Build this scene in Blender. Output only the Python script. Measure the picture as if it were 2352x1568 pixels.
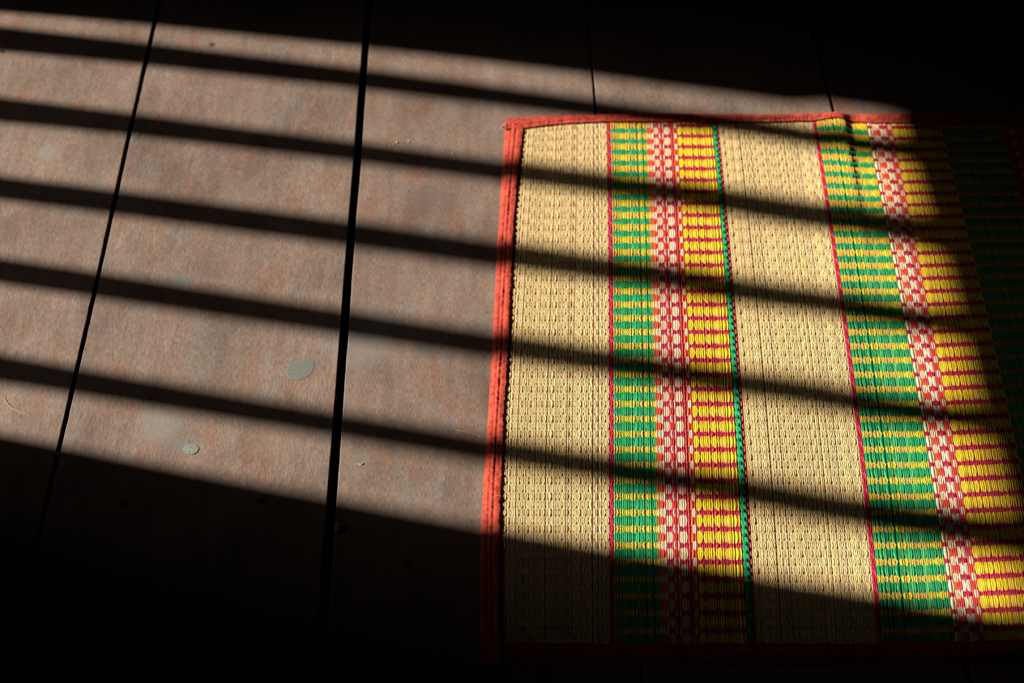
import bpy, math, random
import numpy as np
from mathutils import Vector

random.seed(7)
rng = np.random.default_rng(7)
C = bpy.context.scene.collection
scene = bpy.context.scene
for o in list(bpy.data.objects):
    bpy.data.objects.remove(o)

# ------------------------------------------------------------------ camera
F_PX = 50.0 / 36.0 * 2352
PITCH = math.radians(50.58)            # below the horizon
CAM_H = 1.02
cam_d = bpy.data.cameras.new('camera')
cam_d.sensor_width = 36.0
cam_d.lens = 50.0
cam_d.clip_start = 0.05
cam = bpy.data.objects.new('camera', cam_d)
C.objects.link(cam)
cam.location = (0, 0, CAM_H)
cam.rotation_euler = (math.pi / 2 - PITCH, 0, 0)
scene.camera = cam
cam_d.dof.use_dof = True
cam_d.dof.focus_distance = 1.23
cam_d.dof.aperture_fstop = 5.6


def ground(px, py, z=0.0):
    """floor (or height z) point seen at photo position px, py"""
    px = np.asarray(px, float); py = np.asarray(py, float)
    X = (px - 1176) / F_PX
    Yu = -(py - 784) / F_PX
    dx = X
    dy = math.cos(PITCH) + Yu * math.sin(PITCH)
    dz = -math.sin(PITCH) + Yu * math.cos(PITCH)
    s = (z - CAM_H) / dz
    return np.stack([dx * s, dy * s, np.broadcast_to(z, s.shape) + 0 * s], -1)


# ------------------------------------------------------------------ light
SUN_EL = math.radians(31)
_a = ground(0, 617); _b = ground(1500, 838)
_h = (_b - _a)[:2]; _h /= np.linalg.norm(_h)            # the way the sunlight travels over the floor
TO_SUN = np.array([-_h[0] * math.cos(SUN_EL), -_h[1] * math.cos(SUN_EL), math.sin(SUN_EL)])


def sun_lamp(name, strength, angle, color):
    d = bpy.data.lights.new(name, 'SUN')
    d.energy = strength; d.angle = math.radians(angle); d.color = color
    o = bpy.data.objects.new(name, d); C.objects.link(o)
    o.rotation_euler = Vector(TO_SUN).to_track_quat('Z', 'Y').to_euler()
    o.location = (-3, 1, 3)
    return o


sun_lamp('sun', 9.3, 0.78, (1.0, 0.93, 0.80))
sun_lamp('sun_haze', 0.34, 10.5, (1.0, 0.90, 0.78))       # bright hazy sky round the sun

w = bpy.data.worlds.new('sky'); scene.world = w
w.use_nodes = True
bg = w.node_tree.nodes['Background']
bg.inputs[0].default_value = (0.75, 0.85, 1.0, 1); bg.inputs[1].default_value = 0.035

vs = scene.view_settings
vs.view_transform = 'Standard'; vs.look = 'None'; vs.gamma = 1.0; vs.use_curve_mapping = False
vs.exposure = 0.0


# ------------------------------------------------------------------ helpers
def link(name, me, mat=None, parent=None):
    o = bpy.data.objects.new(name, me); C.objects.link(o)
    if mat: me.materials.append(mat)
    if parent: o.parent = parent
    return o


def mesh_np(name, co, quads, smooth=True):
    me = bpy.data.meshes.new(name)
    co = np.ascontiguousarray(co, np.float32).reshape(-1, 3)
    quads = np.ascontiguousarray(quads, np.int32).reshape(-1, 4)
    me.vertices.add(len(co)); me.vertices.foreach_set('co', co.ravel())
    me.loops.add(quads.size); me.loops.foreach_set('vertex_index', quads.ravel())
    me.polygons.add(len(quads))
    me.polygons.foreach_set('loop_start', np.arange(0, quads.size, 4, dtype=np.int32))
    me.polygons.foreach_set('use_smooth', np.full(len(quads), smooth))
    me.update(calc_edges=True)
    return me


def set_color(me, col):
    a = me.color_attributes.new('dye', 'FLOAT_COLOR', 'POINT')
    c = np.ones((len(me.vertices), 4), np.float32); c[:, :3] = col
    a.data.foreach_set('color', c.ravel())


def pydata(name, v, f, smooth=False):
    me = bpy.data.meshes.new(name)
    me.from_pydata([tuple(map(float, p)) for p in v], [], f)
    me.update()
    if smooth:
        for p in me.polygons: p.use_smooth = True
    return me


def prism(v, f, base, top):
    """adds a closed prism between two polygons with the same number of corners"""
    n = len(base); i = len(v)
    v += list(base) + list(top)
    f.append(tuple(range(i + n - 1, i - 1, -1)))
    f.append(tuple(range(i + n, i + 2 * n)))
    for k in range(n):
        j = (k + 1) % n
        f.append((i + k, i + j, i + n + j, i + n + k))


def structure(o):
    o['kind'] = 'structure'; return o


def tag(o, label, cat, group=None):
    o['label'] = label; o['category'] = cat
    if group: o['group'] = group
    return o


def tube_mesh(name, pts, rad, ring=8, flat=1.0):
    """closed tube along pts (n,3), radius per point, flattened in z by flat"""
    pts = np.asarray(pts, float); n = len(pts)
    rad = np.broadcast_to(np.asarray(rad, float), (n,))
    t = np.gradient(pts, axis=0); t /= np.linalg.norm(t, axis=1, keepdims=True) + 1e-12
    up = np.array([0, 0, 1.0])
    s = np.cross(t, up); s /= np.linalg.norm(s, axis=1, keepdims=True) + 1e-12
    u = np.cross(s, t)
    a = np.linspace(0, 2 * math.pi, ring, endpoint=False)
    co = pts[:, None] + rad[:, None, None] * (np.cos(a)[None, :, None] * s[:, None] + flat * np.sin(a)[None, :, None] * u[:, None])
    v = [tuple(p) for p in co.reshape(-1, 3)]
    f = []
    for i in range(n - 1):
        for k in range(ring):
            j = (k + 1) % ring
            f.append((i * ring + k, i * ring + j, (i + 1) * ring + j, (i + 1) * ring + k))
    f.append(tuple(range(ring))); f.append(tuple(range((n - 1) * ring + ring - 1, (n - 1) * ring - 1, -1)))
    return pydata(name, v, f, True)


# ------------------------------------------------------------------ materials
def new_mat(name, rough=0.6, spec=0.4):
    m = bpy.data.materials.new(name); m.use_nodes = True
    nt = m.node_tree; b = nt.nodes['Principled BSDF']
    b.inputs['Roughness'].default_value = rough
    b.inputs['Specular IOR Level'].default_value = spec
    return m, nt, b


def node(nt, kind, **kw):
    n = nt.nodes.new(kind)
    for k, v in kw.items():
        if k in n.inputs.keys() if isinstance(k, str) else False:
            n.inputs[k].default_value = v
        else:
            setattr(n, k, v)
    return n


def noise(nt, vec, scale, detail=4, rough=0.55):
    n = nt.nodes.new('ShaderNodeTexNoise')
    n.inputs['Scale'].default_value = scale; n.inputs['Detail'].default_value = detail
    n.inputs['Roughness'].default_value = rough
    nt.links.new(vec, n.inputs['Vector'])
    return n


def ramp(nt, fac, stops):
    r = nt.nodes.new('ShaderNodeValToRGB')
    e = r.color_ramp.elements
    while len(e) < len(stops): e.new(0.5)
    for el, (p, c) in zip(e, stops):
        el.position = p; el.color = (*c, 1) if len(c) == 3 else c
    nt.links.new(fac, r.inputs[0])
    return r


def mixc(nt, a, b, fac, mode='MIX'):
    m = nt.nodes.new('ShaderNodeMix'); m.data_type = 'RGBA'; m.blend_type = mode
    for sock, val in ((m.inputs[0], fac), (m.inputs[6], a), (m.inputs[7], b)):
        if hasattr(val, 'is_linked') or hasattr(val, 'links'): nt.links.new(val, sock)
        else: sock.default_value = val if not isinstance(val, tuple) else (*val, 1)
    return m.outputs[2]


def mapping(nt, scale, coord='Object', loc=(0, 0, 0), rot=(0, 0, 0)):
    t = nt.nodes.new('ShaderNodeTexCoord'); mp = nt.nodes.new('ShaderNodeMapping')
    mp.inputs['Scale'].default_value = scale; mp.inputs['Location'].default_value = loc
    mp.inputs['Rotation'].default_value = rot
    nt.links.new(t.outputs[coord], mp.inputs['Vector'])
    return mp.outputs[0]


def math_n(nt, op, a, b=None):
    m = nt.nodes.new('ShaderNodeMath'); m.operation = op
    for s, v in ((m.inputs[0], a), (m.inputs[1], b)):
        if v is None: continue
        if isinstance(v, (int, float)): s.default_value = v
        else: nt.links.new(v, s)
    return m.outputs[0]


# worn brown floor wood, grain along the boards
m_floor, nt, b = new_mat('worn_floor_wood', 0.50, 0.45)
plain = mapping(nt, (1, 1, 1))
geo = nt.nodes.new('ShaderNodeNewGeometry')
isl = geo.outputs['Random Per Island']
off = nt.nodes.new('ShaderNodeCombineXYZ'); nt.links.new(math_n(nt, 'MULTIPLY', isl, 37.0), off.inputs[2])
vadd = nt.nodes.new('ShaderNodeVectorMath'); vadd.operation = 'ADD'
nt.links.new(plain, vadd.inputs[0]); nt.links.new(off.outputs[0], vadd.inputs[1])
pv = vadd.outputs[0]


def stretched(sx, sy):
    mp = nt.nodes.new('ShaderNodeMapping'); mp.inputs['Scale'].default_value = (sx, sy, 1)
    nt.links.new(pv, mp.inputs['Vector']); return mp.outputs[0]


blot = noise(nt, stretched(1, 0.6), 16, 5, 0.6)
blot2 = noise(nt, stretched(1.6, 0.8), 38, 4, 0.6)
grain = noise(nt, stretched(1, 0.12), 1500, 3, 0.6)
grain2 = noise(nt, stretched(1, 0.15), 130, 4, 0.65)
fine = noise(nt, pv, 1100, 2, 0.6)
base = ramp(nt, blot.outputs[0], [(0.3, (0.145, 0.100, 0.080)), (0.5, (0.208, 0.146, 0.117)), (0.7, (0.255, 0.182, 0.148))])
grey = ramp(nt, blot2.outputs[0], [(0.50, (0, 0, 0)), (0.72, (1, 1, 1))])
c1 = mixc(nt, base.outputs[0], (0.195, 0.182, 0.175), math_n(nt, 'MULTIPLY', grey.outputs[0], 0.55))
red = noise(nt, stretched(1.3, 0.5), 27, 4, 0.6)
redm = ramp(nt, red.outputs[0], [(0.53, (0, 0, 0)), (0.75, (1, 1, 1))])
c2 = mixc(nt, c1, (0.24, 0.10, 0.055), math_n(nt, 'MULTIPLY', redm.outputs[0], 0.55))
g1 = ramp(nt, grain.outputs[0], [(0.3, (0.58, 0.58, 0.58)), (0.7, (1.35, 1.35, 1.35))])
c3 = mixc(nt, c2, g1.outputs[0], 1.0, 'MULTIPLY')
g2 = ramp(nt, grain2.outputs[0], [(0.3, (0.84, 0.82, 0.80)), (0.7, (1.12, 1.12, 1.12))])
c4 = mixc(nt, c3, g2.outputs[0], 1.0, 'MULTIPLY')
g3 = ramp(nt, fine.outputs[0], [(0.3, (0.85, 0.85, 0.85)), (0.7, (1.16, 1.16, 1.16))])
c5 = mixc(nt, c4, g3.outputs[0], 1.0, 'MULTIPLY')
iv = ramp(nt, isl, [(0.0, (0.93, 0.93, 0.93)), (1.0, (1.06, 1.04, 1.03))])
c6 = mixc(nt, c5, iv.outputs[0], 1.0, 'MULTIPLY')
# soft worn stains with a place of their own
nz = noise(nt, plain, 55, 3)
for px, py, rad, colr, amt in ((415, 645, 0.011, (0.13, 0.16, 0.15), 0.7), (365, 972, 0.030, (0.24, 0.215, 0.195), 0.6), (108, 350, 0.016, (0.24, 0.24, 0.22), 0.5),
                               (975, 802, 0.012, (0.12, 0.13, 0.13), 0.6), (985, 455, 0.030, (0.12, 0.09, 0.08), 0.45), (835, 780, 0.045, (0.23, 0.215, 0.20), 0.5),
                               (640, 1010, 0.030, (0.27, 0.18, 0.13), 0.4), (408, 1022, 0.012, (0.17, 0.18, 0.17), 0.5), (1000, 230, 0.004, (0.16, 0.085, 0.06), 0.0)):
    if amt == 0: continue
    g_ = ground(px, py)
    vd = nt.nodes.new('ShaderNodeVectorMath'); vd.operation = 'DISTANCE'
    vd.inputs[1].default_value = tuple(float(q) for q in g_)
    nt.links.new(plain, vd.inputs[0])
    dd = math_n(nt, 'ADD', math_n(nt, 'DIVIDE', vd.outputs['Value'], rad), math_n(nt, 'MULTIPLY', nz.outputs[0], 0.9))
    mr = nt.nodes.new('ShaderNodeMapRange'); mr.interpolation_type = 'SMOOTHSTEP'
    mr.inputs['From Min'].default_value = 0.75; mr.inputs['From Max'].default_value = 1.5
    mr.inputs['To Min'].default_value = amt; mr.inputs['To Max'].default_value = 0.0
    nt.links.new(dd, mr.inputs['Value'])
    tinted = mixc(nt, (*colr,), g3.outputs[0], 1.0, 'MULTIPLY')
    c6 = mixc(nt, c6, tinted, mr.outputs[0])
nt.links.new(c6, b.inputs['Base Color'])
hsum = math_n(nt, 'ADD', math_n(nt, 'MULTIPLY', grain.outputs[0], 0.7), math_n(nt, 'MULTIPLY', fine.outputs[0], 0.5))
bp = nt.nodes.new('ShaderNodeBump'); bp.inputs['Strength'].default_value = 0.35; bp.inputs['Distance'].default_value = 0.0004
nt.links.new(hsum, bp.inputs['Height']); nt.links.new(bp.outputs[0], b.inputs['Normal'])

# dark timber of walls and ceiling
m_wall, nt, b = new_mat('dark_wall_timber', 0.7, 0.2)
g = noise(nt, mapping(nt, (12, 12, 1)), 8, 4)
r = ramp(nt, g.outputs[0], [(0.3, (0.018, 0.012, 0.008)), (0.7, (0.035, 0.022, 0.014))])
nt.links.new(r.outputs[0], b.inputs['Base Color'])

m_earth, nt, b = new_mat('dark_earth', 0.9, 0.1)
g = noise(nt, mapping(nt, (1, 1, 1)), 3, 5)
r = ramp(nt, g.outputs[0], [(0.3, (0.01, 0.008, 0.006)), (0.7, (0.02, 0.016, 0.011))])
nt.links.new(r.outputs[0], b.inputs['Base Color'])

m_side, nt, b = new_mat('gap_shade_board_side', 0.9, 0.1)  # near-black colour paints the shade of the gaps onto the board sides
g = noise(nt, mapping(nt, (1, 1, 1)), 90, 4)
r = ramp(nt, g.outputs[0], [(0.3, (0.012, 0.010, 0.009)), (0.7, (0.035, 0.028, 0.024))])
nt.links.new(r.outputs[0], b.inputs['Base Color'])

# dyed reed
m_reed, nt, b = new_mat('dyed_reed', 0.48, 0.40)
at = nt.nodes.new('ShaderNodeAttribute'); at.attribute_name = 'dye'
sv = mapping(nt, (1, 0.08, 1))
st = noise(nt, sv, 1500, 3)
sr = ramp(nt, st.outputs[0], [(0.3, (0.80, 0.80, 0.80)), (0.7, (1.15, 1.15, 1.15))])
c = mixc(nt, at.outputs[0], sr.outputs[0], 1.0, 'MULTIPLY')
nt.links.new(c, b.inputs['Base Color'])
bp = nt.nodes.new('ShaderNodeBump'); bp.inputs['Strength'].default_value = 0.2; bp.inputs['Distance'].default_value = 0.0002
nt.links.new(st.outputs[0], bp.inputs['Height']); nt.links.new(bp.outputs[0], b.inputs['Normal'])

m_thread, nt, b = new_mat('weft_thread', 0.8, 0.1)
b.inputs['Base Color'].default_value = (0.16, 0.12, 0.07, 1)

# red binding cloth
m_bind, nt, b = new_mat('red_binding_cloth', 0.85, 0.15)
v0 = mapping(nt, (1, 1, 1))
n1 = noise(nt, v0, 60, 5, 0.65); n2 = noise(nt, v0, 1400, 3, 0.7); n3 = noise(nt, v0, 260, 4, 0.7)
r = ramp(nt, n1.outputs[0], [(0.3, (0.40, 0.050, 0.034)), (0.7, (0.56, 0.085, 0.050))])
r2 = ramp(nt, n2.outputs[0], [(0.3, (0.80, 0.78, 0.78)), (0.72, (1.15, 1.18, 1.2))])
r3 = ramp(nt, n3.outputs[0], [(0.36, (0.36, 0.28, 0.28)), (0.5, (1, 1, 1))])
c = mixc(nt, mixc(nt, r.outputs[0], r2.outputs[0], 1.0, 'MULTIPLY'), r3.outputs[0], 0.7, 'MULTIPLY')
nt.links.new(c, b.inputs['Base Color'])
bp = nt.nodes.new('ShaderNodeBump'); bp.inputs['Strength'].default_value = 0.6; bp.inputs['Distance'].default_value = 0.0005
nt.links.new(math_n(nt, 'ADD', n2.outputs[0], math_n(nt, 'MULTIPLY', n3.outputs[0], 1.5)), bp.inputs['Height'])
nt.links.new(bp.outputs[0], b.inputs['Normal'])


def speck_mat(name, c0, c1, scale=600, rough=0.6, bump=0.4):
    m, nt, b = new_mat(name, rough, 0.3)
    n = noise(nt, mapping(nt, (1, 1, 1)), scale, 4, 0.6)
    r = ramp(nt, n.outputs[0], [(0.35, c0), (0.65, c1)])
    nt.links.new(r.outputs[0], b.inputs['Base Color'])
    bp = nt.nodes.new('ShaderNodeBump'); bp.inputs['Strength'].default_value = bump; bp.inputs['Distance'].default_value = 0.0005
    nt.links.new(n.outputs[0], bp.inputs['Height']); nt.links.new(bp.outputs[0], b.inputs['Normal'])
    return m


m_paint = speck_mat('grey_green_paint', (0.115, 0.12, 0.103), (0.185, 0.19, 0.168), 900)
m_rough = speck_mat('pale_blue_filler', (0.13, 0.14, 0.125), (0.27, 0.29, 0.255), 500, 0.8, 1.0)
m_nail = speck_mat('dark_iron', (0.02, 0.02, 0.018), (0.10, 0.10, 0.09), 500, 0.45)
m_straw = speck_mat('dry_straw', (0.5, 0.36, 0.2), (0.65, 0.5, 0.3), 900)
m_white = speck_mat('white_fibre', (0.6, 0.58, 0.52), (0.75, 0.73, 0.68), 900)
m_orange = speck_mat('orange_crumb', (0.42, 0.09, 0.012), (0.75, 0.22, 0.03), 500)

# ------------------------------------------------------------------ floor
YAW = math.atan2(91, 5144)                 # boards run a touch left of straight ahead
ax = np.array([math.cos(YAW), math.sin(YAW), 0])     # across the boards
al = np.array([-math.sin(YAW), math.cos(YAW), 0])    # along the boards


def frame(t, s, z=0.0):
    return t * ax + s * al + np.array([0, 0, z])


def to_t(px, py):
    return float(np.mean(ground(px, py) @ ax))


T1 = to_t([357.8, 305.7, 160.6, 55], [71, 264, 900, 1383])
T2 = to_t([840, 817, 784, 768.4, 752], [102, 383, 830, 1050, 1307])
T3 = to_t([1356, 1368], [100, 252])
T4 = to_t([1908, 1914], [230, 252])
print('gaps', T1, T2, T3, T4)
gaps = [(T1 - 0.21 * k, 0.004) for k in range(6, 0, -1)]
gaps += [(T1, 0.0042), (T2, 0.0082), (T3, 0.0026), (T4, 0.0036)]
gaps += [(T4 + 0.21 * k, 0.003) for k in range(1, 9)]
S0, S1 = -1.2, 3.2
fv, ff = [], []
NS = 520
ss = np.linspace(S0, S1, NS)


def ragged(seed, amp):
    r = np.random.default_rng(seed)
    k = np.convolve(r.normal(size=NS + 8), np.ones(9) / 9, 'valid')
    k2 = r.normal(size=NS) * 0.35
    k3 = np.interp(ss, np.linspace(S0, S1, 22), r.normal(size=22))
    return amp * (k + k2 * 0.4) + amp * 0.9 * k3


TH = 0.026
BV = 0.0006
for i in range(len(gaps) - 1):
    tl = gaps[i][0] + gaps[i][1] / 2 + ragged(100 + 2 * i, 0.00055)
    tr = gaps[i + 1][0] - gaps[i + 1][1] / 2 + ragged(101 + 2 * i, 0.00045)
    cup = random.uniform(-0.0005, 0.0005)
    prof = []
    for k in range(NS):
        a, c = tl[k], tr[k]
        prof.append([(a, -TH), (a, -BV), (a + BV * 0.4, -BV * 0.35), (a + BV, 0), ((a + c) / 2, cup), (c - BV, 0), (c - BV * 0.4, -BV * 0.35), (c, -BV), (c, -TH)])
    i0 = len(fv); R = 9
    for k in range(NS):
        for (t, z) in prof[k]:
            fv.append(frame(t, ss[k], z))
    for k in range(NS - 1):
        for q in range(R):
            p = (q + 1) % R
            a = i0 + k * R
            ff.append((a + q, a + R + q, a + R + p, a + p))
    ff.append(tuple(i0 + q for q in range(R)))
    ff.append(tuple(i0 + (NS - 1) * R + q for q in range(R - 1, -1, -1)))
fme = pydata('floor', fv, ff)
floor = structure(link('floor', fme, m_floor))
fme.materials.append(m_side)                      # sawn sides and underside of the boards, gap shade put into their colour
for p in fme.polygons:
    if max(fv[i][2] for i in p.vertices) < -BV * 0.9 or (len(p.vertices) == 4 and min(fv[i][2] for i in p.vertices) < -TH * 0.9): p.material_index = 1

# earth far under the raised floor
v, f = [], []
prism(v, f, [(-9, -8, -1.4), (9, -8, -1.4), (9, 9, -1.4), (-9, 9, -1.4)], [(-9, -8, -1.3), (9, -8, -1.3), (9, 9, -1.3), (-9, 9, -1.3)])
structure(link('ground', pydata('ground', v, f), m_earth))

# ------------------------------------------------------------------ left wall with the low barred window
WT = -1.50                                  # the wall's place across the boards
WALL_TH = 0.022


def to_wall(px, py, z):
    """where the ray from that sunlit spot to the sun crosses the wall: (s along, z)"""
    g = ground(px, py, z)
    k = (WT - g @ ax) / (TO_SUN @ ax)
    p = g + k * TO_SUN
    return float(p @ al), float(p[2])


XS = [0, 1000, 1300, 1800]
GROW = np.array([5.5, 6.0, 6.5, 7.0])
ZS = [0, 0, 0.003, 0.003]


def edge_line(ys, zs=ZS):
    pts = [to_wall(x, y, z) for x, y, z in zip(XS, ys, zs)]
    pts.sort(key=lambda p: p[1])
    s = np.array([p[0] for p in pts]); z = np.array([p[1] for p in pts])
    # smooth curve: quadratic least squares
    c = np.polyfit(z, s, 2)
    print('edge z', z.round(3), 's', s.round(3))
    return c


def curve_eval(c, z, z0=0.40, z1=1.25):
    zc = np.clip(z, z0, z1)
    d = np.polyval(np.polyder(c), zc)
    return np.polyval(c, zc) + d * (z - zc)


top_jamb = edge_line(np.array([21, 122, 156, 225]) + 0.7 * GROW, [0, 0, 0, 0])
bot_jamb = edge_line(np.array([996, 1193, 1231, 1329]) - 0.7 * GROW)
bars = [((62, 180, 214, 284), (111, 221, 251, 322)),
        ((224, 349, 384, 453), (274, 392, 428, 507)),
        ((405, 533, 575, 651), (452, 588, 629, 705)),
        ((590, 742, 783, 864), (644, 800, 838, 922)),
        ((810, 984, 1021, 1108), (871, 1044, 1076, 1178))]
lin = [to_wall(2088, 250, 0.0), to_wall(2365, 1240, 0.006)]
print('lintel', lin, 'jambs', [to_wall(x, 21, 0) for x in (0,)], to_wall(0, 996, 0))
cl = np.polyfit([p[0] for p in lin], [p[1] for p in lin], 1)
SILL = 0.22
ZC = 1.40
zz = np.linspace(SILL, ZC, 120)
ZT = 2.6
nA = ax * WALL_TH                         # wall thickness goes outwards (-ax)


def wall_pt(s, z, out=0.0):
    return frame(WT - out, s, z)


v, f = [], []


def wall_panel(poly):
    prism(v, f, [wall_pt(s, z, 0) for s, z in poly], [wall_pt(s, z, WALL_TH) for s, z in poly])


# opening edges
sT = [(curve_eval(top_jamb, z) + 0.011 * min(1, max(0, (z - 1.135) / 0.012)), z) for z in zz]
sB = [(curve_eval(bot_jamb, z), z) for z in zz]
sTt, sBt = sT[-1][0], sB[-1][0]
zTt, zBt = np.polyval(cl, sTt), np.polyval(cl, sBt)
far, near = 3.2, -1.2
wall_panel([(near, -1.35), (far, -1.35), (far, SILL), (near, SILL)])
wall_panel([(far, SILL)] + [(far, ZC)] + [(s, z) for s, z in sT[::-1]])
wall_panel([(near, SILL)] + sB + [(near, ZC)])
wall_panel(
           [(near, min(ZC, zBt)), (sBt, zBt), (sTt, zTt), (far, min(ZC, zTt)), (far, ZT), (near, ZT)])
structure(link('wall_left', pydata('wall_left', v, f), m_wall))

win = bpy.data.objects.new('window_1', None); C.objects.link(win); structure(win)
for (a, c) in bars:
    # the sun's disc lights the rim of a shadow: the stick is a little wider than its dark core
    ca = edge_line(np.array(a) - GROW); cc = edge_line(np.array(c) + GROW)
    z = np.linspace(SILL - 0.02, ZC + 0.06, 30)
    sa, sc = curve_eval(ca, z), curve_eval(cc, z)
    R = 12
    vv, fl = [], []
    for k in range(len(z)):
        mid = (sa[k] + sc[k]) / 2; hw = abs(sa[k] - sc[k]) / 2
        for q in range(R):
            an = 2 * math.pi * q / R
            vv.append(frame(WT - WALL_TH / 2 + 0.009 * math.sin(an), mid + hw * math.cos(an), z[k]))
    for k in range(len(z) - 1):
        for q in range(R):
            p = (q + 1) % R
            fl.append((k * R + q, k * R + p, (k + 1) * R + p, (k + 1) * R + q))
    fl.append(tuple(range(R - 1, -1, -1))); fl.append(tuple((len(z) - 1) * R + q for q in range(R)))
    link('window_bar', pydata('window_bar', vv, fl, True), m_wall, win)

# other walls and ceiling of the dark room
def panel(name, t0, t1, s0, s1, z0, z1):
    v, f = [], []
    prism(v, f, [frame(t0, s0, z0), frame(t1, s0, z0), frame(t1, s1, z0), frame(t0, s1, z0)],
          [frame(t0, s0, z1), frame(t1, s0, z1), frame(t1, s1, z1), frame(t0, s1, z1)])
    return structure(link(name, pydata(name, v, f), m_wall))


TR = gaps[-1][0]
panel('wall_right', TR, TR + 0.05, -1.2, 3.2, -1.35, ZT)
panel('wall_back', WT, TR, 3.2, 3.25, -1.35, ZT)
panel('wall_front', WT, TR, -1.25, -1.2, -1.35, ZT)
panel('ceiling', WT - 0.3, TR + 0.1, -1.3, 3.3, ZT, ZT + 0.05)

# ------------------------------------------------------------------ the woven mat
VY = np.array([[0, 277], [4.39, 385], [14.53, 670], [28.2, 1130], [34.3, 1360], [37.3, 1480], [38.3, 1521]])
_vy = np.polyfit(VY[:, 0], VY[:, 1], 3)
VMAX = 37.3
TOPX = [1100, 1201, 1241, 1306, 1392, 1568, 1747, 1868, 1900, 1922, 1940, 1962, 1990, 2060, 2352, 3000]
TOPY = [296, 293, 287, 280, 276.5, 277, 278, 274, 269, 266, 269.5, 277, 279, 280, 277, 277]


def row_y(v, x):
    y = np.polyval(_vy, v)
    y = y + (np.interp(x, TOPX, TOPY) - np.polyval(_vy, 0)) * np.exp(-np.maximum(v, 0) / 3.2)
    sm = np.clip((v - 6) / 12, 0, 1)
    y = y - 0.040 * np.clip(x - 2110, 0, 600) * sm
    y = y + 0.05 * np.clip(x - 1880, 0, 120) * np.clip(1 - v / 16, 0, 1) * np.clip(v / 2, 0, 1)
    return y


def height(x, y):
    """how far the mat stands off the floor at that spot"""
    h = 0.0026 + 0 * x
    xr = 1932 + (y - 270) * 0.16
    fade = np.clip(1 - (y - 270) / 420, 0, 1) ** 1.3
    d = x - xr
    h = h + 0.0070 * fade * np.where(d < 0, np.exp(-(d / 46) ** 2), np.exp(-(d / 15) ** 2))
    h = h + 0.006 * np.clip((x - 2110) / 300, 0, 1.5) ** 1.5 * np.clip((y - 350) / 500, 0, 1)
    h = h + 0.0012 * (1 + np.sin(x / 70 + y / 130)) * np.clip((x - 1300) / 200, 0, 1)
    return h


CY = [275, 400, 540, 670, 800, 1000, 1250, 1480]
COLS = {
    'in': [1203, 1192, 1181, 1176, 1168, 1155, 1150, 1153],
    'r1': [1394, 1397, 1398, 1398.5, 1401, 1402, 1399, 1403],
    'g1': [1402, 1404, 1406, 1408, 1410, 1410.5, 1408, 1413],
    'c1': [1485, 1489, 1495.5, 1499, 1502, 1508.5, 1511, 1520],
    'f1': [1554, 1560, 1570.5, 1576, 1582.4, 1592.8, 1601, 1607],
    'b1': [1634, 1647, 1659, 1668, 1677, 1691, 1704, 1718],
    'h1': [1644, 1657, 1669, 1680, 1691, 1704.6, 1722, 1733],
    't2': [1648, 1662, 1675, 1686, 1697, 1711, 1727, 1738],
    'r2': [1866, 1886, 1907, 1926, 1944, 1971, 1995, 2017],
    'g2': [1874, 1895, 1916, 1935, 1953, 1981, 2006, 2028],
    'c2': [1987, 2014, 2040, 2066, 2086, 2124, 2164, 2194],
    'f2': [2043, 2070, 2099, 2124, 2147, 2185, 2231, 2264],
    'g3': [2157, 2187, 2221, 2255, 2284, 2327, 2375, 2410],
    'c3': [2300, 2325, 2365, 2405, 2440, 2490, 2550, 2600],
    't3': [2370, 2400, 2440, 2480, 2520, 2572, 2635, 2690],
    'end': [2600, 2640, 2690, 2740, 2790, 2850, 2925, 2985],
}
CC = {k: np.polyfit(CY, v, 3) for k, v in COLS.items()}
SUB = 12
VS = np.arange(0, VMAX + 1e-6, 1.0 / SUB)
NV = len(VS)


def col_pt(cx_fn, v):
    """3-D points of a column: cx_fn(y)->photo x"""
    y = np.polyval(_vy, v)
    for _ in range(2):
        x = cx_fn(y); y = row_y(v, x)
    h = height(x, y)
    p = ground(x, y, h)
    return p


def float_g(v, f0):
    """>0 where the first set of reeds lies on top, <0 where the second does"""
    t = v - np.floor(v)
    a = 0.5 - f0 / 2
    ins = (t >= a) & (t <= a + f0)
    g0 = np.sin(math.pi * (t - a) / f0)
    t2 = np.where(t < a, t + 1, t)
    g1 = -np.sin(math.pi * (t2 - a - f0) / (1 - f0))
    return np.where(ins, g0, g1)


TAN = np.array([0.675, 0.490, 0.242]); TANW = np.array([0.75, 0.58, 0.37])
GREEN = np.array([0.004, 0.30, 0.105]); YEL = np.array([0.82, 0.56, 0.012]); AMB = np.array([0.72, 0.38, 0.05])
RED = np.array([0.66, 0.035, 0.045]); CRIM = np.array([0.40, 0.006, 0.045]); ORANGE = np.array([0.80, 0.10, 0.03])

RING = 6
ANG = np.linspace(0, 2 * math.pi, RING, endpoint=False) + math.pi / 2


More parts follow.
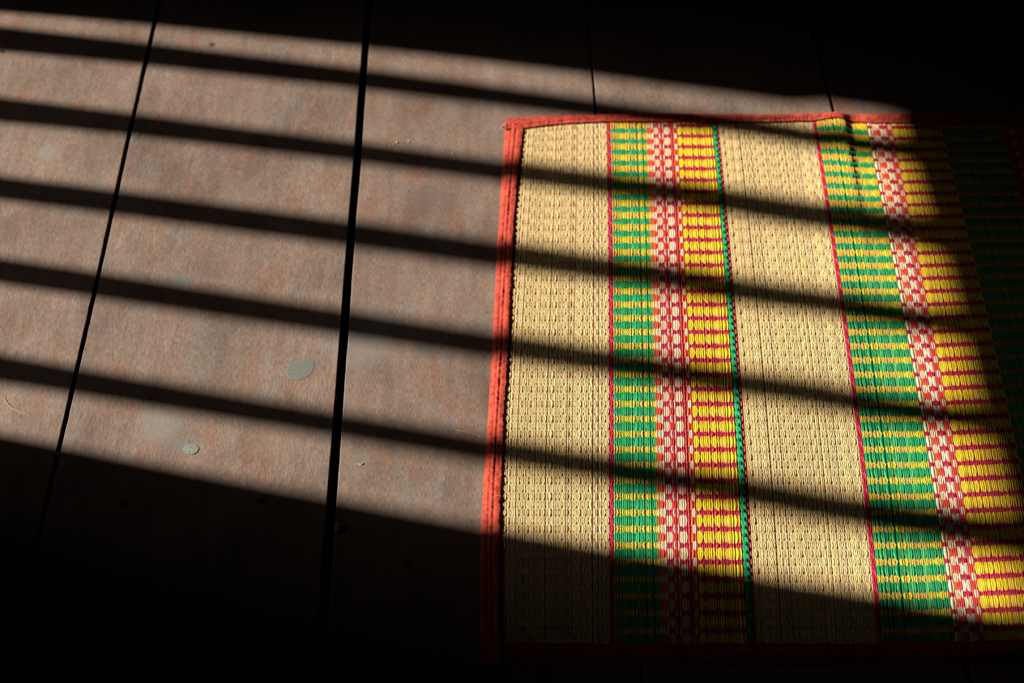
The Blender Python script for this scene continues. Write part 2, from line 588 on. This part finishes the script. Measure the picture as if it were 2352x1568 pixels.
class Weave:
    def __init__(self): self.co = []; self.q = []; self.c = []; self.n = 0

    def strand(self, mid, wdt, thk, col, left):
        """mid (n,3), wdt (n) full width, thk (n) full thickness, left: unit vector across"""
        n = len(mid)
        up = np.array([0, 0, 1.0])
        co = mid[:, None] + (wdt / 2)[:, None, None] * np.cos(ANG)[None, :, None] * left[:, None] \
            + (thk / 2)[:, None, None] * np.sin(ANG)[None, :, None] * up
        i = np.arange(n - 1)[:, None] * RING; k = np.arange(RING)[None]; k2 = (k + 1) % RING
        q = np.stack([i + k, i + RING + k, i + RING + k2, i + k2], -1) + self.n
        self.co.append(co.reshape(-1, 3)); self.q.append(q.reshape(-1, 4))
        self.c.append(np.repeat(col, RING, axis=0)); self.n += n * RING

    def build(self, name, parent, label=None):
        me = mesh_np(name, np.concatenate(self.co), np.concatenate(self.q))
        set_color(me, np.concatenate(self.c))
        o = link(name, me, m_reed, parent)
        if label: o['label'] = label
        return o


def jitter_color(c, n, s=0.10, along=0.06):
    k = 1 + rng.normal() * s
    hue = np.array([1, 1 + rng.normal() * s * 0.22, 1 + rng.normal() * s * 0.6])
    a = np.interp(np.arange(n), np.linspace(0, n, 14), 1 + rng.normal(size=14) * along)
    return np.clip(c[None] * k * hue * a[:, None], 0.0, 0.95)


def section(W, ka, kb, fa, fb, count, pal0, pal1, frac, cells=(1, 1, 2, 2), s0=0.1, swing=0.56):
    """weave `count` reed places between column ka (at fa) and kb (at fb).
    pal0/pal1: colours (lists) of the reeds on top in odd and even rows; frac(v): share of the odd rows"""
    pa, pb = CC[ka], CC[kb]
    f0 = frac(VS)
    # build cells
    lst = []
    tot = 0
    while tot < count:
        n = random.choice(cells); n = min(n, count - tot)
        lst.append(n); tot += n
    wts = np.concatenate([np.full(n, 1.0) for n in lst]) * (1 + rng.normal(size=tot) * 0.13).clip(0.7, 1.35)
    edges = np.concatenate([[0], np.cumsum(wts)]) / wts.sum()
    ends = np.cumsum([0] + lst)

    def line(fr):
        fr = fa + (fb - fa) * fr
        return lambda y: np.polyval(pa, y) * (1 - fr) + np.polyval(pb, y) * fr

    g = float_g(VS, f0)
    for ci, n in enumerate(lst):
        e0, e1 = edges[ends[ci]], edges[ends[ci + 1]]
        A = col_pt(line(e0), VS); B = col_pt(line(e1), VS)
        across = B - A; wid = np.linalg.norm(across, axis=1); left = across / wid[:, None]
        side = random.choice((-1, 1))
        shift = rng.normal() * 0.05
        for ph in (0, 1):
            gg = g if ph == 0 else -g
            m = n if random.random() < 0.8 else max(1, n + random.choice((-1, 1)))
            over = np.clip(gg, 0, 1); mag = np.abs(gg)
            gate = over ** 1.15
            half = swing + (1 - swing) * gate                     # share of the cell the group fills
            cen = 0.5 + side * (0.5 if ph == 0 else -0.5) * (1 - half) + shift
            flt = f0 if ph == 0 else 1 - f0
            amp = 0.00070 * np.clip(flt / 0.5, 0.5, 1.25) ** 0.6
            wj = (1 + rng.normal(size=m) * 0.2).clip(0.6, 1.5); wj /= wj.sum()
            we = np.concatenate([[0], np.cumsum(wj)])
            zoff = rng.normal() * 0.00008
            for j in range(m):
                fc = (we[j] + we[j + 1]) / 2 - 0.5
                pos = cen + fc * half
                bow = 1 - 0.25 * abs(fc) * 0
                wd = wid * (we[j + 1] - we[j]) * half * 0.98
                mid = A + across * pos[:, None]
                z = amp * gg + zoff + rng.normal() * 0.00006
                z = z - np.abs(fc) * 0.00035 * over
                mid = mid.copy(); mid[:, 2] += z
                mid[:, :2] += (rng.normal(size=2) * 0.00004)
                pal = pal0 if ph == 0 else pal1
                c = pal[random.randrange(len(pal))]
                col = jitter_color(c, NV, s0)
                th = np.clip(wd * 0.80, 0.0006, 0.0012)
                W.strand(mid, wd, th, col, left)


def braid(W, ka, kb, period, colr, n=3, k=0.50):
    pa, pb = CC[ka], CC[kb]
    A = col_pt(lambda y: np.polyval(pa, y), VS); B = col_pt(lambda y: np.polyval(pb, y), VS)
    across = B - A; wid = np.linalg.norm(across, axis=1); left = across / wid[:, None]
    for rep in range(2):
        for i in range(n):
            ph = 2 * math.pi * (VS / period + i / n)
            pos = 0.5 + 0.25 * np.sin(ph) + (rep - 0.5) * 0.17
            mid = A + across * pos[:, None]
            mid[:, 2] += 0.0008 + 0.0007 * np.sin(2 * ph)
            W.strand(mid, wid * k * 0.62, np.full(NV, 0.0010), jitter_color(colr, NV, 0.16, 0.10), left)


mat = bpy.data.objects.new('woven_mat', None); C.objects.link(mat)
mat.location = (0, 0, 0)
tag(mat, 'woven reed mat with red cloth edging lying on the dark floorboards', 'mat')

half = lambda v: 0.5 + 0 * v
gfrac = lambda v: np.interp(v, [0, 9, 14, 25, 38], [0.58, 0.52, 0.42, 0.33, 0.30])
ffrac = lambda v: 0.33 + 0 * v
cfrac = lambda v: 0.45 + 0 * v
tanp = [TAN, TAN * 0.93, TAN * 1.06, TAN * np.array([1, 1.02, 0.9]), TAN * np.array([1.0, 0.9, 0.85]), TAN * 0.85]

W = Weave(); section(W, 'in', 'r1', 0, 1, 60, tanp, tanp, half, (1, 2, 2)); W.build('natural_reed_panel', mat)
W = Weave(); section(W, 'r1', 'g1', 0, 1, 2, [CRIM * 1.25], [CRIM * 1.3], half, (2,)); W.build('crimson_stripe', mat)
W = Weave(); section(W, 'g1', 'c1', 0, 1, 22, [YEL * 0.95, AMB, YEL * np.array([0.9, 0.85, 2])], [GREEN, GREEN * 0.85, GREEN * 1.15, np.array([0.03, 0.33, 0.12]), np.array([0.10, 0.40, 0.10])], gfrac, (1, 1, 1, 2), 0.1, 0.64)
W.build('green_yellow_band', mat)
W = Weave()
SEQ = [('A', 4), ('B', 3), ('A', 3), ('D', 4), ('A', 4)]
tot = sum(n for _, n in SEQ); acc = 0
for kd, n in SEQ:
    fa, fb = acc / tot, (acc + n) / tot; acc += n
    if kd == 'A': section(W, 'c1', 'f1', fa, fb, n, [TANW * 0.9, TANW * 0.9, TANW, TANW * 0.8, RED * 0.8], [RED, RED * 0.95, ORANGE * 0.9], cfrac, (1, 2), 0.08, 0.76)
    else: section(W, 'c1', 'f1', fa, fb, n, [CRIM, CRIM * 1.2], [TANW, TANW * 1.05], ffrac, (1, 2), 0.08, 0.76)
W.build('checkered_band', mat)
W = Weave(); section(W, 'f1', 'b1', 0, 1, 20, [CRIM, CRIM * 1.2, CRIM * 1.1], [YEL, YEL * 0.92, YEL * 1.05, YEL * np.array([0.95, 0.95, 5])], ffrac, (1, 1, 1, 2), 0.07, 0.68)
W.build('yellow_crimson_band', mat)
W = Weave(); braid(W, 'b1', 'h1', 1.5, GREEN); W.build('braided_cord', mat, 'green braided cord')
W = Weave(); section(W, 'h1', 't2', 0, 1, 1, [RED * 0.9], [RED * 0.9], half, (1,)); W.build('crimson_stripe', mat)
W = Weave(); section(W, 't2', 'r2', 0, 1, 58, tanp, tanp, half, (1, 2, 2)); W.build('natural_reed_panel', mat)
W = Weave(); section(W, 'r2', 'g2', 0, 1, 2, [CRIM * 1.35], [CRIM * 1.35], half, (2,)); W.build('crimson_stripe', mat)
W = Weave(); section(W, 'g2', 'c2', 0, 1, 33, [YEL * 0.95, AMB, AMB * 1.1], [GREEN, GREEN * 0.85, GREEN * 1.15, np.array([0.03, 0.33, 0.12]), np.array([0.10, 0.40, 0.10])], gfrac, (1, 1, 1, 2), 0.1, 0.64)
W.build('green_yellow_band', mat)
W = Weave()
SEQ2 = [('D', 3), ('A', 4), ('D', 4), ('A', 3)]
tot = sum(n for _, n in SEQ2); acc = 0
for kd, n in SEQ2:
    fa, fb = acc / tot, (acc + n) / tot; acc += n
    if kd == 'A': section(W, 'c2', 'f2', fa, fb, n, [TANW * 0.9, TANW * 0.85, TANW, RED * 0.8], [RED, RED * 0.9, ORANGE], cfrac, (1, 2), 0.08, 0.76)
    else: section(W, 'c2', 'f2', fa, fb, n, [CRIM, CRIM * 1.2], [TANW, TANW * 1.05], ffrac, (1, 2), 0.08, 0.76)
W.build('checkered_band', mat)
W = Weave(); section(W, 'f2', 'g3', 0, 1, 32, [CRIM, CRIM * 1.2, CRIM * 1.1], [YEL, YEL * 0.92, YEL * 1.05, YEL * np.array([0.95, 0.95, 4])], ffrac, (1, 1, 1, 2), 0.07, 0.68)
W.build('yellow_crimson_band', mat)
W = Weave(); section(W, 'g3', 'c3', 0, 1, 34, [AMB * 0.6, AMB * 0.7], [GREEN * 0.9, GREEN * 0.8], gfrac, (1, 1, 1, 2), 0.1, 0.64); W.build('green_yellow_band', mat)
W = Weave(); section(W, 'c3', 't3', 0, 1, 15, [CRIM, CRIM * 1.2], [RED * 0.8, RED, TANW * 0.8], cfrac, (1, 2), 0.08, 0.76); W.build('checkered_band', mat)
W = Weave(); section(W, 't3', 'end', 0, 1, 52, tanp, tanp, half, (1, 1, 2, 2)); W.build('natural_reed_panel', mat)

# the threads that cross the reeds, mostly hidden between them
W = Weave()
fr = np.linspace(0, 1, 150)
Ain, Aend = CC['in'], CC['end']
for n in range(int(VMAX)):
    for sgn in (-1, 1):
        vv = n + 0.5 + sgn * 0.21
        x = np.interp(fr, [0, 1], [0, 1])
        y = np.full(150, np.polyval(_vy, vv))
        xs = np.polyval(Ain, y) * (1 - x) + np.polyval(Aend, y) * x
        y = row_y(vv, xs)
        p = ground(xs, y, height(xs, y))
        fwd = np.tile(np.array([0, -1.0, 0]), (150, 1))
        W.strand(p, np.full(150, 0.0005), np.full(150, 0.0005), np.tile(np.array([0.30, 0.24, 0.15]), (150, 1)), fwd)
me = mesh_np('crossing_thread', np.concatenate(W.co), np.concatenate(W.q)); link('crossing_thread', me, m_thread, mat)


# ------------------------------------------------------------------ red cloth edging
def smooth_noise(n, k, r):
    return np.interp(np.linspace(0, 1, n), np.linspace(0, 1, k), r.normal(size=k))


def binding(outer, inner, hbase, seed, stitches=(0.5,), lift_in=0.0014, crown=0.0024, pucker=0.0006, cap=True):
    """folded cloth strip: outer/inner (n,3) edge curves on the floor level; hbase (n) height of the mat under it"""
    r = np.random.default_rng(seed)
    n = len(outer)
    q = np.linspace(0, 1, 22)
    prof = crown * np.sin(math.pi * np.clip(q * 0.93 + 0.035, 0, 1)) ** 0.45
    for s in stitches:
        prof = prof - 0.0010 * np.exp(-((q - s) / 0.055) ** 2)
    pos = np.concatenate([q, [1.005, 0.98, 0.0]])
    zt = np.concatenate([prof, [0, 0, 0]])
    co = outer[:, None] * (1 - pos)[None, :, None] + inner[:, None] * pos[None, :, None]
    base = np.interp(pos, [0, 0.35, 1], [0, 0.75, 1])[None] * hbase[:, None]
    z = base + zt[None]
    # inner lip stands free of the reeds
    z[:, :22] += lift_in * (q ** 2)[None]
    z[:, 22] = base[:, 22] + lift_in * 0.7
    z[:, 23] = base[:, 23] + 0.0002 + lift_in * 0.55
    z[:, 24] = 0.0003
    # puckers and wrinkles
    for s in stitches:
        pk = np.convolve(r.normal(size=n + 2), np.ones(3) / 3, 'valid')
        z[:, :22] += pucker * pk[:, None] * np.exp(-((q - s) / 0.16) ** 2)[None]
    for kk in (14, 40, 110):
        a = smooth_noise(n, kk, r); bb = smooth_noise(n, kk, r)
        z[:, 1:21] += 0.00025 * (a[:, None] * np.sin(3 * q[1:21])[None] + bb[:, None] * np.cos(7 * q[1:21])[None])
    z[:, :22] = np.maximum(z[:, :22], 0.0004)
    co[:, :, 2] = z
    d = inner - outer; d /= np.linalg.norm(d, axis=1, keepdims=True)
    fray = 0.00035 * r.normal(size=(n, 1)) * np.ones((1, 3)) + 0.0005 * np.convolve(r.normal(size=n + 8), np.ones(9) / 9, 'valid')[:, None]
    co[:, 20:23] += (fray[:, :, None] * d[:, None])[:, :3]
    co[:, 0:2] += (0.00015 * r.normal(size=(n, 2, 1)) * d[:, None])
    R = co.shape[1]
    i = np.arange(n - 1)[:, None] * R; k = np.arange(R)[None]; k2 = (k + 1) % R
    qd = np.stack([i + k, i + k2, i + R + k2, i + R + k], -1).reshape(-1, 4).tolist()
    if cap:
        qd.append(tuple(range(R - 1, -1, -1))); qd.append(tuple((n - 1) * R + j for j in range(R)))
    me = pydata('fabric_binding', co.reshape(-1, 3), qd, True)
    return link('fabric_binding', me, m_bind, mat)


# left edge
n = 700
y = np.linspace(290, 1524, n)
ox = np.interp(y, [290, 330, 400, 500, 600, 800, 1000, 1150, 1250, 1480, 1530], [1161, 1158, 1153, 1147, 1140, 1131, 1118, 1108, 1104, 1103, 1103])
ix = np.interp(y, [290, 400, 500, 540, 640, 670, 800, 900, 1000, 1100, 1250, 1480, 1530], [1203, 1190, 1181, 1179, 1175, 1172, 1167, 1161, 1155, 1151, 1148, 1150, 1152])
k = np.ones(41) / 41
sm = lambda a: np.convolve(np.pad(a, 20, mode='reflect', reflect_type='odd'), k, 'valid')
outer = ground(sm(ox), y); inner = ground(sm(ix), y, 0.004)
inner[:, 2] = 0
binding(outer, inner, np.full(n, 0.0026), 11, (0.36, 0.62), 0.0016)
# top edge (laps over the left one)
n = 1100
x = np.linspace(1160, 2640, n)
oy = np.interp(x, [1160, 1170, 1234, 1306, 1392, 1568, 1747, 1859, 1922, 1962, 2083, 2352, 2640], [274, 270, 266, 262.7, 261, 259, 261, 259, 256.5, 262, 257, 254, 253])
iy = np.interp(x, TOPX, np.array(TOPY)) + 2
hh = height(x, iy); hh2 = np.maximum(hh, 0.0026)
outer = ground(x, oy, hh2 * 0.5); outer[:, 2] = 0
inner = ground(x, iy, hh2 + 0.002); inner[:, 2] = 0
binding(outer, inner, hh2, 12, (0.78,), 0.0012, 0.0026, 0.0003)
# bottom edge
x = np.linspace(1102, 3040, n)
oy = np.full(n, 1526.0); iy = np.full(n, 1478.0) + 3 * np.sin(x / 90)
iy = iy - 0.040 * np.clip(x - 2110, 0, 600); oy = oy - 0.040 * np.clip(x - 2110, 0, 600)
hh = height(x, iy)
outer = ground(x, oy, 0); inner = ground(x, iy, hh + 0.002); inner[:, 2] = 0
binding(inner=inner, outer=outer, hbase=hh, seed=13, stitches=(0.7,), lift_in=0.001)
# right edge, beyond the frame
n = 400
v_ = np.linspace(-0.3, 38.2, n)
y = np.polyval(_vy, v_)
ix = np.polyval(CC['end'], y); yy = row_y(v_, ix)
hh = height(ix, yy)
inner = ground(ix - 3, yy, hh + 0.002); inner[:, 2] = 0
outer = ground(ix + 42, yy, 0)
binding(outer=outer, inner=inner, hbase=hh, seed=14, stitches=(0.5,))

# ------------------------------------------------------------------ marks and nails on the floorboards
def blob(name, px, py, poly_r, mt, th=0.0004, parent=floor, z0=0.0001, dome=0.0, rot=0.0, sx=1.0, sy=1.0, seed=1, rough=0.0):
    """low raised patch; poly_r: radius per angle in mm"""
    r = np.random.default_rng(seed)
    c = ground(px, py)
    n = 36
    a = np.linspace(0, 2 * math.pi, n, endpoint=False)
    rr = np.interp(a, np.linspace(0, 2 * math.pi, len(poly_r) + 1), list(poly_r) + [poly_r[0]]) / 1000
    rr = (rr + np.roll(rr, 1) + np.roll(rr, -1)) / 3
    v, f = [], []
    rings = [(1.0, 0.0), (0.96, 0.7), (0.85, 1.0), (0.55, 1.0 + dome * 0.7), (0.25, 1.0 + dome)]
    for s, h in rings:
        for i in range(n):
            x = rr[i] * s * math.cos(a[i]) * sx; y = rr[i] * s * math.sin(a[i]) * sy
            X = x * math.cos(rot) - y * math.sin(rot); Y = x * math.sin(rot) + y * math.cos(rot)
            v.append((c[0] + X, c[1] + Y, z0 + th * h + (rough * r.normal() if h >= 1 else 0)))
    v.append((c[0], c[1], z0 + th * (1 + dome)))
    for k in range(len(rings) - 1):
        for i in range(n):
            j = (i + 1) % n
            f.append((k * n + i, k * n + j, (k + 1) * n + j, (k + 1) * n + i))
    k = (len(rings) - 1) * n
    for i in range(n): f.append((k + i, k + (i + 1) % n, len(v) - 1))
    b0 = len(v)
    return link(name, pydata(name, v, f, True), mt, parent)


o = blob('paint_spot', 688, 849, [13, 14.5, 19, 13.5, 11.5, 11, 11, 12, 13, 13.5, 13.5, 13, 12, 11.5, 11.5, 12], m_paint, 0.00018, z0=0.00001, seed=3)
o['label'] = 'grey green oval paint spot'
o = blob('filler_patch', 438, 1031, [7.0, 6.2, 5.8, 7, 6.6, 6.2, 5.6, 6.6], m_rough, 0.00010, z0=0.00001, rough=0.00006, seed=4)
o['label'] = 'pale bluish rough round patch'
o = blob('paint_spot', 309, 314, [8, 9, 5, 4, 4, 7, 10, 5], m_paint, 0.0002, rot=0.9, sx=1.1, sy=0.5, seed=5)
o['label'] = 'pale grey chip mark beside the gap'
nails = [(485, 102), (4, 117), (280, 1156), (600, 1150), (938, 1292), (440, 1330)]
for i, (px, py) in enumerate(nails):
    blob('nail_head', px, py, [3.6, 3.2, 3.8, 3.4, 3.0, 3.5], m_nail, 0.00018, z0=0.00002, dome=0.3, seed=20 + i, rough=0.00006)


# ------------------------------------------------------------------ loose bits on the floor
def strand_obj(name, pix, rad, mt, label, cat, z=None, group=None):
    px = np.array([p[0] for p in pix], float); py = np.array([p[1] for p in pix], float)
    t = np.linspace(0, 1, len(px)); tt = np.linspace(0, 1, 24)
    deg = min(3, len(px) - 1)
    X = np.polyval(np.polyfit(t, px, deg), tt); Y = np.polyval(np.polyfit(t, py, deg), tt)
    p = ground(X, Y)
    hz = np.interp(tt, np.linspace(0, 1, len(z)), z) if z is not None else np.full(24, 0.0)
    p[:, 2] = rad * 0.9 + hz
    o = link(name, tube_mesh(name, p, rad * np.interp(tt, [0, 0.1, 0.9, 1], [0.5, 1, 1, 0.4])), mt)
    return tag(o, label, cat, group)


def grain_obj(name, px, py, size, mt, label, cat, seed=1, flat=0.6, z=0.0, stretch=1.0, group=None):
    r = np.random.default_rng(seed)
    c = ground(px, py)
    v, f = [], []
    U, Vv = 12, 7
    for j in range(1, Vv):
        th = math.pi * j / Vv
        for i in range(U):
            a = 2 * math.pi * i / U
            rad = size * (1 + 0.16 * math.sin(2 * a + seed) + 0.12 * math.sin(3 * a * 1 + 2 * j + seed * 2) + 0.07 * r.normal())
            v.append((c[0] + rad * math.sin(th) * math.cos(a) * stretch, c[1] + rad * math.sin(th) * math.sin(a), z + size * flat + rad * flat * math.cos(th)))
    v.append((c[0], c[1], z + 2 * size * flat)); v.append((c[0], c[1], z))
    for j in range(Vv - 2):
        for i in range(U):
            k = (i + 1) % U
            f.append((j * U + i, (j + 1) * U + i, (j + 1) * U + k, j * U + k))
    for i in range(U):
        k = (i + 1) % U
        f.append((len(v) - 2, i, k)); f.append((len(v) - 1, (Vv - 2) * U + k, (Vv - 2) * U + i))
    zmin = min(p[2] for p in v)
    v = [(p[0], p[1], p[2] - zmin + z) for p in v]
    o = link(name, pydata(name, v, f, True), mt)
    return tag(o, label, cat, group)


strand_obj('straw_splinter', [(1045, 985), (1066, 993), (1090, 1000), (1106, 1007)], 0.00024, m_straw,
           'thin pale straw splinter on the board just left of the mat edge', 'straw', [0, 0.0006, 0.001, 0.0005])
strand_obj('straw_fibre', [(10, 912), (22, 932), (42, 946), (66, 954)], 0.00024, m_straw,
           'curved pale straw fibre on the far left board', 'straw', [0, 0.0005, 0.0008, 0])
strand_obj('thread_curl', [(824, 1062), (829, 1067), (834, 1064), (831, 1068)], 0.0003, m_white,
           'tiny white thread curl right of the widest board gap', 'thread', [0, 0.0005, 0.0002])
strand_obj('thread_tuft', [(1151, 292), (1158, 289), (1165, 289)], 0.00045, m_white,
           'short white thread end poking from the far left corner of the mat', 'thread', [0.0005, 0.0008, 0.0012])
grain_obj('orange_crumb', 777, 1214, 0.0036, m_orange, 'small orange crumb at the edge of the widest board gap', 'crumb', 5, 0.5)
grain_obj('pebble', 185, 1346, 0.0032, m_rough, 'small pale pebble in the shade at the lower left', 'pebble', 6, 0.5)
for i, (px, py, s) in enumerate([(912, 328, 0.0011), (903, 332, 0.0008), (939, 325, 0.0009), (896, 336, 0.0007)]):
    grain_obj('white_crumb', px, py, s, m_white, 'tiny white crumb near the far end, right of the widest board gap', 'crumb', 30 + i, 0.5,
              group='white crumbs near the far end of the board')
grain_obj('chip', 134, 1043, 0.0016, m_white, 'tiny white chip at the edge of the left board gap', 'chip', 44, 0.5, stretch=0.6)
grain_obj('straw_bit', 1040, 353, 0.0008, m_white, 'tiny pale bit on the board left of the mat corner', 'straw', 45, 0.5)
